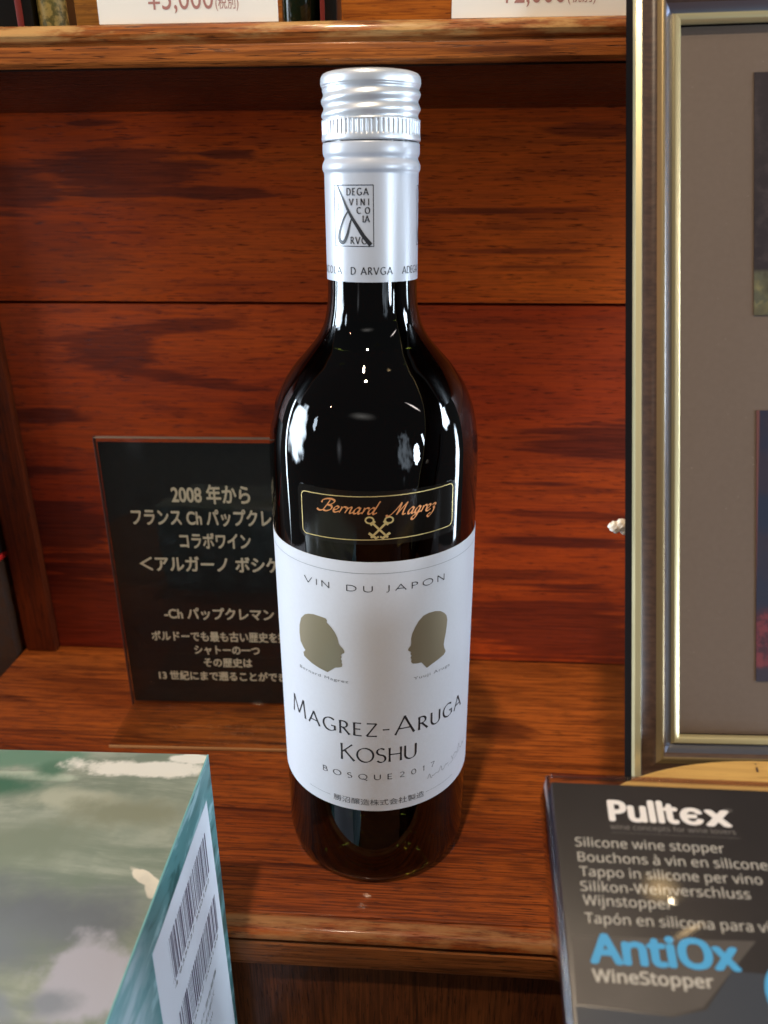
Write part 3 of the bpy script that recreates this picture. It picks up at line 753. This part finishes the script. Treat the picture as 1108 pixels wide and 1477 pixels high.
def rail(side):
    V = []; F = []; fm_ = []; k = len(fprof)
    for e in (0, 1):
        for (s_, h, m_) in fprof:
            if side == 'L': p = (s_, s_ if e == 0 else FH - s_, h)
            if side == 'R': p = (FW - s_, FH - s_ if e == 0 else s_, h)
            if side == 'B': p = (FW - s_ if e == 0 else s_, s_, h)
            if side == 'T': p = (s_ if e == 0 else FW - s_, FH - s_, h)
            V.append(FM @ Vector(p))
    for j in range(k - 1):
        F.append((j, j + 1, k + j + 1, k + j)); fm_.append(fprof[j][2])
    F.append((k - 1, 0, k, 2 * k - 1)); fm_.append(2)
    return mobj('frame_rail', V, F, None, frame, smooth=True, mats=[m_fb, m_fg, m_fs, m_fz, m_fc], fm=fm_, auto=50)
for s_ in 'LBTR': rail(s_)
t = NT('mat_board'); n = t.noise(t.scale(t.coord(), (700, 700, 700)), 1, 5); d = t.noise(t.scale(t.coord(), (1500, 1500, 1500)), 1, 1)
c = t.mix(n, (.185, .132, .094, 1), (.155, .110, .078, 1)); c = t.mix(t.math('MULTIPLY', t.rng(d, .76, .82), .3), c, (.6, .5, .4, 1))
t.set(Base_Color=c, Roughness=.7); m_mat = t.m
box('mat_board', .0136, FW - .0136, .0136, FH - .0136, -.0070, -.0060, m_mat, frame, 0, M4=FM)
box('frame_glass', .0138, FW - .0138, .0138, FH - .0138, -.0052, -.0045, clear_plastic('frame_glass', (.96, .96, .97, 1), .015, 1.0), frame, 0, M4=FM)
box('frame_back', .004, FW - .004, .004, FH - .004, -.0083, -.0072, m_fs, frame, 0, M4=FM)
box('support_leg', FW / 2 - .01, FW / 2 + .01, .006, .10, -.0120, -.0086, m_fs, frame, .0005, M4=FM)
def photo_mat(kind):
    t = NT('print_' + kind); co = t.coord(); o = t.sep(co)
    n = t.noise(t.scale(co, (260, 260, 260)), 1, 5, .65); n2 = t.noise(t.scale(co, (60, 60, 60), (3, 1, 2)), 1, 3)
    if kind == 'vineyard':
        base = t.mix(t.rng(n, .45, .7), (.022, .014, .016, 1), (.05, .035, .035, 1))
        rock = t.mix(t.rng(n2, .42, .58), (.05, .045, .03, 1), (.26, .23, .10, 1)); rock = t.mix(t.rng(n, .45, .62), rock, (.10, .10, .06, 1))
        c = t.mix(t.rng(t.math('ADD', o[2], t.math('MULTIPLY', n2, .004)), .2334, .2320), base, rock)
    else:
        base = t.mix(t.rng(n2, .4, .6), (.030, .020, .035, 1), (.012, .018, .045, 1))
        red = t.mix(t.rng(n, .4, .6), (.20, .03, .035, 1), (.06, .012, .02, 1))
        c = t.mix(t.rng(t.math('ADD', o[2], t.math('MULTIPLY', n2, .01)), .153, .149), base, red)
        c = t.mix(t.rng(t.math('ADD', o[2], t.math('MULTIPLY', n2, .003)), .1340, .1325), c, (.035, .022, .035, 1))
        c = t.mix(t.rng(o[0], .1087, .1082), c, (.16, .055, .045, 1))
    t.set(Base_Color=c, Roughness=.45); return t.m
def finv(P): return FM.inverted() @ Vector(P)
def onframe(px, py, h=-.006):
    d = _fw + _rr * ((px - 554) / 1120) - _uu * ((py - 738.5) / 1120)
    O = FO + fn * h; tt = (O - CAM).dot(fn) / d.dot(fn); return finv(CAM + d * tt)
PH = [((.0350, .1323), (0, .2011), 'vineyard'), ((.0357, .0291), (0, .1054), 'cellar')]
for i, ((ax, ay), (bx, by), kind) in enumerate(PH):
    box('photo_print', ax, FW - .033, ay, by, -.0059, -.0056, photo_mat(kind), frame, 0, M4=FM)
# small white tuft of tape behind the frame edge
bm = bmesh.new()
for (dx, dy, dz, s_) in ((0, 0, 0, .0016), (.0016, 0, .0006, .0017), (.0030, .0003, .0003, .0016), (.0026, 0, -.0010, .0012), (-.0011, 0, .0003, .0009)):
    b = bmesh.ops.create_icosphere(bm, subdivisions=3, radius=s_)
    for v in b['verts']:
        q = v.co.copy(); k = 1 + .18 * sin(q.x * 4200 + 1) * sin(q.z * 3900) + .12 * sin(q.y * 5100)
        v.co = q * k; v.co += Vector((dx, dy, dz))
TP = FM @ Vector((-.0030, 0, -.009)); TP = FO + fuu * (-.0022) + fv * .0690 - fn * .0100
bmesh.ops.translate(bm, vec=TP, verts=bm.verts)
me = bpy.data.meshes.new('paper_tuft'); bm.to_mesh(me); bm.free(); me.materials.append(plain('white_tissue', (225, 210, 190), .8))
me.polygons.foreach_set('use_smooth', [True] * len(me.polygons))
tag(link(bpy.data.objects.new('paper_tuft', me)), 'small crumpled white tuft sticking out behind the left edge of the picture frame', 'paper scrap')

# ------------------------------------------------------------------ clear box with black card, bottom right
BT = Vector((.0487, -.1153, .1255)); bU = Vector((0, cos(rad(25)), sin(rad(25)))); bX = Vector((1, 0, 0)); bN = bX.cross(bU)
BM = Matrix((bX, bU, bN)).transposed().to_4x4(); BM.translation = BT
pack = thing('stopper_pack', tuple(BT + bX * .04 - bU * .05), 'clear plastic box with a black card of white and blue print, bottom right corner', 'package')
m_pet = clear_plastic('clear_pack', (.93, .93, .95, 1), .035, 1.5)
PW, PL, PD = .078, .100, .0140
box('clear_shell', 0, PW, -PL, 0, -PD, 0, m_pet, pack, .0007, 3, M4=BM)
box('edge_fold', -.0002, .0007, -PL + .0005, -.0005, -.0006, .00025, clear_plastic('pack_edge', (.55, .55, .62, 1), .12, 3.0), pack, .0003, 3, M4=BM)
box('edge_fold', .0010, PW - .0005, -.0009, .0002, -.0005, .0002, clear_plastic('pack_fold', (.70, .55, .52, 1), .15, 2.0), pack, .0003, 3, M4=BM)
t = NT('pack_black'); n = t.noise(t.scale(t.coord(), (60, 60, 60)), 1, 3)
t.set(Base_Color=t.mix(n, (.016, .012, .010, 1), (.030, .022, .018, 1)), Roughness=.35); m_pb = t.m
box('black_card', .0012, PW - .0012, -PL + .0015, -.0015, -.0016, -.0010, m_pb, pack, .0001, M4=BM)
box('card_side', .0012, .0018, -PL + .0015, -.0015, -.0130, -.0018, plain('pack_side', (42, 24, 32), .4), pack, .0001, M4=BM)
def quad_print(name, P, h, mat, parent):
    V = [BM @ Vector((x / 1000, y / 1000, h)) for x, y in P]
    return mobj(name, V, [tuple(range(len(V)))], mat, parent)
t = NT('pack_grey'); n = t.noise(t.scale(t.coord(), (90, 90, 90)), 1, 2)
t.set(Base_Color=t.mix(n, (.055, .044, .035, 1), (.10, .082, .066, 1)), Roughness=.4)
quad_print('printed_panel', [(2.5, -33.7), (26.5, -33.2), (39, -32.9), (26, -45), (20, -46.5), (2.0, -45.6)], -.00096, t.m, pack)
t = NT('pack_slate'); t.set(Base_Color=(.030, .036, .046, 1), Roughness=.4)
quad_print('printed_panel', [(1.8, -46.0), (20, -46.9), (26.5, -45.4), (33, -38.5), (76, -40), (76, -90), (2, -90)], -.00095, t.m, pack)
m_blue = plain('blue_print', (66, 160, 205), .5)
disc_ = [(44.6 + 6.2 * cos(rad(a)), -42.2 + 6.2 * sin(rad(a))) for a in range(0, 360, 10)]
quad_print('printed_disc', disc_, -.00092, m_blue, pack)
fp = lambda x, y: tuple(BM @ Vector((x, y, -.00088)))
def pl(body, x0, x1, y, cap, font=INTER, bold=0.0, sp=1.0): return text2d(body, x0 / 1000, x1 / 1000, y / 1000, cap / 1000, font, bold, sp)
m_white = plain('white_print', (236, 226, 214), .5)
m_white2 = plain('cream_print', (190, 182, 166), .5)
build_print('lettering', [pl('Pullt', 13.15, 28.6, -9.75, 4.3, INTER, .045), pl('є', 28.9, 34.0, -9.85, 4.3, None, .040), pl('x', 34.2, 40.0, -9.95, 4.3, INTER, .045)], fp, m_white, pack, lift=bN)
G = [pl('Silicone wine stopper', 5.1, 36.9, -15.85, 1.95), pl('Bouchons à vin en silicone', 5.3, 45.2, -19.0, 1.95), pl('Tappo in silicone per vino', 5.4, 43.3, -22.0, 1.95), pl('Silikon-Weinverschluss', 5.2, 40.1, -25.0, 1.95), pl('Wijnstopper', 5.4, 23.6, -27.75, 1.95), pl('Tapón en silicona para vino', 5.4, 46.3, -31.2, 1.95)]
G += [pl('WineStopper', 5.6, 28.9, -41.7, 2.15, INTER, .022)]
build_print('lettering', G, fp, m_white2, pack, lift=bN)
G = [pl('wine concepts for wine lovers', 13.2, 40.3, -11.75, 1.1), pl('®', 38.7, 40.7, -6.9, .9)]
for (a, b, c_, d_) in ((13.3, 41, -12.55, .06),): G.append(([(a / 1000, c_ / 1000), (b / 1000, c_ / 1000), (b / 1000, (c_ + d_) / 1000), (a / 1000, (c_ + d_) / 1000)], [(0, 1, 2, 3)]))
build_print('lettering', G, fp, plain('grey_print', (120, 112, 104), .5), pack)
build_print('lettering', [pl('AntiOx', 5.5, 35.0, -38.3, 5.0, INTER, .040)], fp, m_blue, pack, lift=bN)

# oval pale board the pack lies on, and the dark riser under it
t_pale = wood('pale_timber', (.58, .34, .10, 1), (.50, .28, .075, 1), (.30, .15, .045, 1), seed=14, rings=.4, streak=.4, rough=.45, coat=.1, dashes=.2)
V = []; F = []; n_ = 96
ring = [(.058 + .050 * cos(2 * pi * i / n_), -.0100 + .0232 * sin(2 * pi * i / n_)) for i in range(n_)]
for (k_, h) in ((.985, -.0158), (1.0, -.0163), (1.0, -.0200), (.985, -.0206)):
    for (x, y) in ring: V.append(BM @ Vector((.058 + (x - .058) * k_, -.010 + (y + .010) * k_, h)))
for j in range(3):
    for i in range(n_):
        a, b = j * n_ + i, j * n_ + (i + 1) % n_; F.append((a, a + n_, b + n_, b))
F.append(tuple(range(n_))); F.append(tuple(3 * n_ + i for i in reversed(range(n_))))
board = mobj('oval_board', V, F, t_pale, None, smooth=True, auto=30)
tag(board, 'pale yellow wooden board with a curved edge between the picture frame and the clear box', 'board')
m_mark = plain('dark_mark', (58, 34, 14), .7)
box('mark', .0550, .0555, .0100, .0112, -.0158, -.01570, m_mark, board, 0, M4=BM)
box('mark', .0551, .0554, .0119, .0122, -.0158, -.01570, m_mark, board, 0, M4=BM)
riser = thing('riser', (.13, -.11, -.12), 'dark wooden riser under the clear box and the picture frame', 'riser')
def prism_x(name, pts, x0, x1, mat, parent):
    k = len(pts); V = [(x0, y, z) for y, z in pts] + [(x1, y, z) for y, z in pts]
    F = [tuple(range(k)), tuple(k + i for i in reversed(range(k)))] + [(i, i + k, (i + 1) % k + k, (i + 1) % k) for i in range(k)]
    return mobj(name, V, F, mat, parent)
def bp(v, h): q = BM @ Vector((0, v, h)); return (q.y, q.z)
prism_x('wedge', [bp(-.030, -.0208), bp(.006, -.0208), (bp(.006, -.0208)[0], -.12), (bp(-.030, -.0208)[0], -.12)], .076, .21, m_panel, riser)
yb = bp(.006, -.0208)[0]
prism_x('ledge', [(yb + .0003, .0990), (-.062, .0990), (-.062, -.12), (yb + .0003, -.12)], .090, .21, m_panel, riser)

# ------------------------------------------------------------------ marbled box, bottom left
t = NT('marbled_top'); co = t.coord(); o = t.sep(co)
wn = t.noise(t.scale(co, (38, 38, 38)), 1, 5, .6); wn2 = t.noise(t.scale(co, (110, 110, 110), (4, 2, 1)), 1, 4, .6)
fine = t.noise(t.scale(co, (16, 60, 16), (1, 5, 1)), 1, 5, .7, .8)
edge = t.math('ADD', t.math('MULTIPLY', t.math('SUBTRACT', wn, .5), 2.6), t.math('MULTIPLY', t.math('SUBTRACT', wn2, .5), 1.1))
def L(c): return S2L(c)
c = t.mix(t.rng(fine, .35, .65), L((128, 140, 126)), L((168, 174, 160)))
c = t.mix(t.math('MULTIPLY', t.rng(wn, .5, .62), .4), c, L((116, 130, 116)))
def B(cx, cy, rx, ry, col, soft=.25, rot=0., amt=1.):
    global c
    m_ = t.blob(o[0], o[1], cx, cy, rx, ry, edge, soft, rot)
    if amt < 1: m_ = t.math('MULTIPLY', m_, amt)
    c = t.mix(m_, c, L(col))
B(-.1120, -.0640, .0200, .0050, (108, 142, 122), .5)
B(-.1050, -.0725, .0130, .0018, (178, 190, 172), .3)
B(-.1095, -.0775, .0110, .0040, (70, 112, 92), .8)
B(-.0990, -.0690, .0040, .0030, (88, 124, 104), .8)
B(-.0840, -.0820, .0170, .0040, (176, 180, 162), .5)
B(-.0900, -.0990, .0200, .0070, (130, 140, 124), .8)
B(-.0700, -.0670, .0200, .0045, (232, 230, 220), .2)
B(-.0560, -.0615, .0080, .0022, (232, 230, 220), .2)
B(-.0660, -.0860, .0160, .0060, (138, 143, 124), .6)
B(-.0545, -.1090, .0048, .0016, (232, 224, 206), .15, -.5)
B(-.0508, -.1125, .0018, .0034, (232, 224, 206), .15, .3)
B(-.0740, -.1230, .0260, .0085, (112, 118, 124), .9)
B(-.0850, -.1320, .0160, .0070, (124, 132, 138), .9)
B(-.0560, -.1400, .0150, .0100, (178, 178, 190), .3)
B(-.0640, -.1450, .0060, .0030, (140, 146, 156), .6)
B(-.0780, -.1480, .0080, .0050, (138, 146, 154), .5)
B(-.0600, -.1560, .0200, .0050, (100, 108, 118), .5)
B(-.0900, -.1600, .0200, .0120, (150, 156, 150), .5)
t.set(Base_Color=c, Roughness=.38); t.b.inputs['Coat Weight'].default_value = .25; m_top = t.m
t = NT('marbled_side'); co = t.coord(); o = t.sep(co)
n = t.noise(t.scale(co, (60, 30, 90)), 1, 4, .6, .5)
c = t.mix(t.rng(n, .38, .48), L((40, 92, 92)), L((86, 140, 142)))
c = t.mix(t.rng(n, .52, .60), c, L((150, 190, 195)))
c = t.mix(t.rng(t.math('ADD', o[1], t.math('MULTIPLY', n, .02)), -.108, -.128), c, t.mix(t.rng(n, .42, .55), L((130, 178, 184)), L((186, 212, 220))))
t.set(Base_Color=c, Roughness=.4); t.b.inputs['Coat Weight'].default_value = .2; m_side = t.m
gift = thing('cardboard_box', (-.11, -.13, -.12), 'green and white marbled cardboard box with barcode stickers on its side, bottom left corner', 'box')
ang = rad(1.4)
GM = Matrix.Translation((-.0508, -.0590, .0800)) @ Matrix.Rotation(ang, 4, 'Z')
GW, GD, GH = .125, .135, .1998
# shell: lid sheet with folded edges plus side panels
box('lid', -GW, 0, -GD, 0, -.0008, 0, m_top, gift, .0003, M4=GM)
box('side_panel', -.0006, .00012, -GD, .0001, -GH, -.0009, m_side, gift, .0002, M4=GM)
box('side_panel', -GW, -GW + .0006, -GD, 0, -GH, -.0009, m_side, gift, .0002, M4=GM)
box('back_panel', -GW + .0007, -.0007, -.0006, .0001, -GH, -.0009, m_side, gift, .0002, M4=GM)
box('front_panel', -GW + .0007, -.0007, -GD, -GD + .0006, -GH, -.0009, m_side, gift, .0002, M4=GM)
box('edge_strip', -.0003, .00018, -GD, 0, -.0006, .00008, plain('teal_edge', (120, 176, 176), .4), gift, .0002, M4=GM)
m_sticker = plain('sticker_paper', (222, 228, 236), .5)
def G3(y, z, off=.0003): return GM @ Vector((off, y, z))
ST = [(-.0075, -.0125), (-.0630, -.0125), (-.0640, -.1750), (-.0018, -.1750)]
def slab(name, pts, h0, h1, mat, parent):
    k = len(pts); V = [G3(y, z, h1) for y, z in pts] + [G3(y, z, h0) for y, z in pts]
    F = [tuple(range(k)), tuple(k + i for i in reversed(range(k)))] + [(i, i + k, (i + 1) % k + k, (i + 1) % k) for i in range(k)]
    return mobj(name, V, F, mat, parent)
st = slab('price_sticker', ST, .00014, .00030, m_sticker, gift)
random.seed(11)
V = []; F = []
def bar(y0, y1, z0, z1):
    b = len(V); V.extend([G3(y0, z0, .00036), G3(y1, z0, .00036), G3(y1, z1, .00036), G3(y0, z1, .00036)]); F.append((b, b + 1, b + 2, b + 3))
def barcode(y0, y1, z0, z1):
    y = y0
    while y > y1:
        w_ = random.choice((.00033, .00033, .00066, .00099)); g_ = random.choice((.00033, .00066, .00066, .00099))
        bar(y, max(y - w_, y1), z0, z1); y -= w_ + g_
barcode(-.0130, -.0530, -.0372, -.0205)
barcode(-.0105, -.0530, -.0660, -.0500)
mobj('barcode', V, F, plain('barcode_ink', (88, 84, 104), .5), st)
gt = lambda x, y: tuple(G3(-.0125 - x, y, .00036))
def flip(T): # text must read from the side: x runs toward the back
    V_, F_ = T; return V_, F_
G = []
def sidetext(body, y0, y1, z, cap):
    V_, F_ = text2d(body, 0, y1 - y0, z, cap, None, 0); return ([(y0 + v[0], v[1]) for v in V_], F_)
G.append(sidetext('4 935027 500182', -.0525, -.0140, -.0400, .0016)); G.append(sidetext('4 935027 500199', -.0525, -.0115, -.0688, .0016))
for i in range(4): G.append(sidetext(['国産 ギフト用化粧箱', '保存方法 直射日光を避けて', '内容量 720ml', '製造者 表記'][i], -.050, -.018 - .004 * i, -.0780 - i * .005, .0018))
build_print('lettering', G, lambda x, y: tuple(G3(x, y, .00036)), plain('sticker_ink', (110, 112, 110), .5), st)
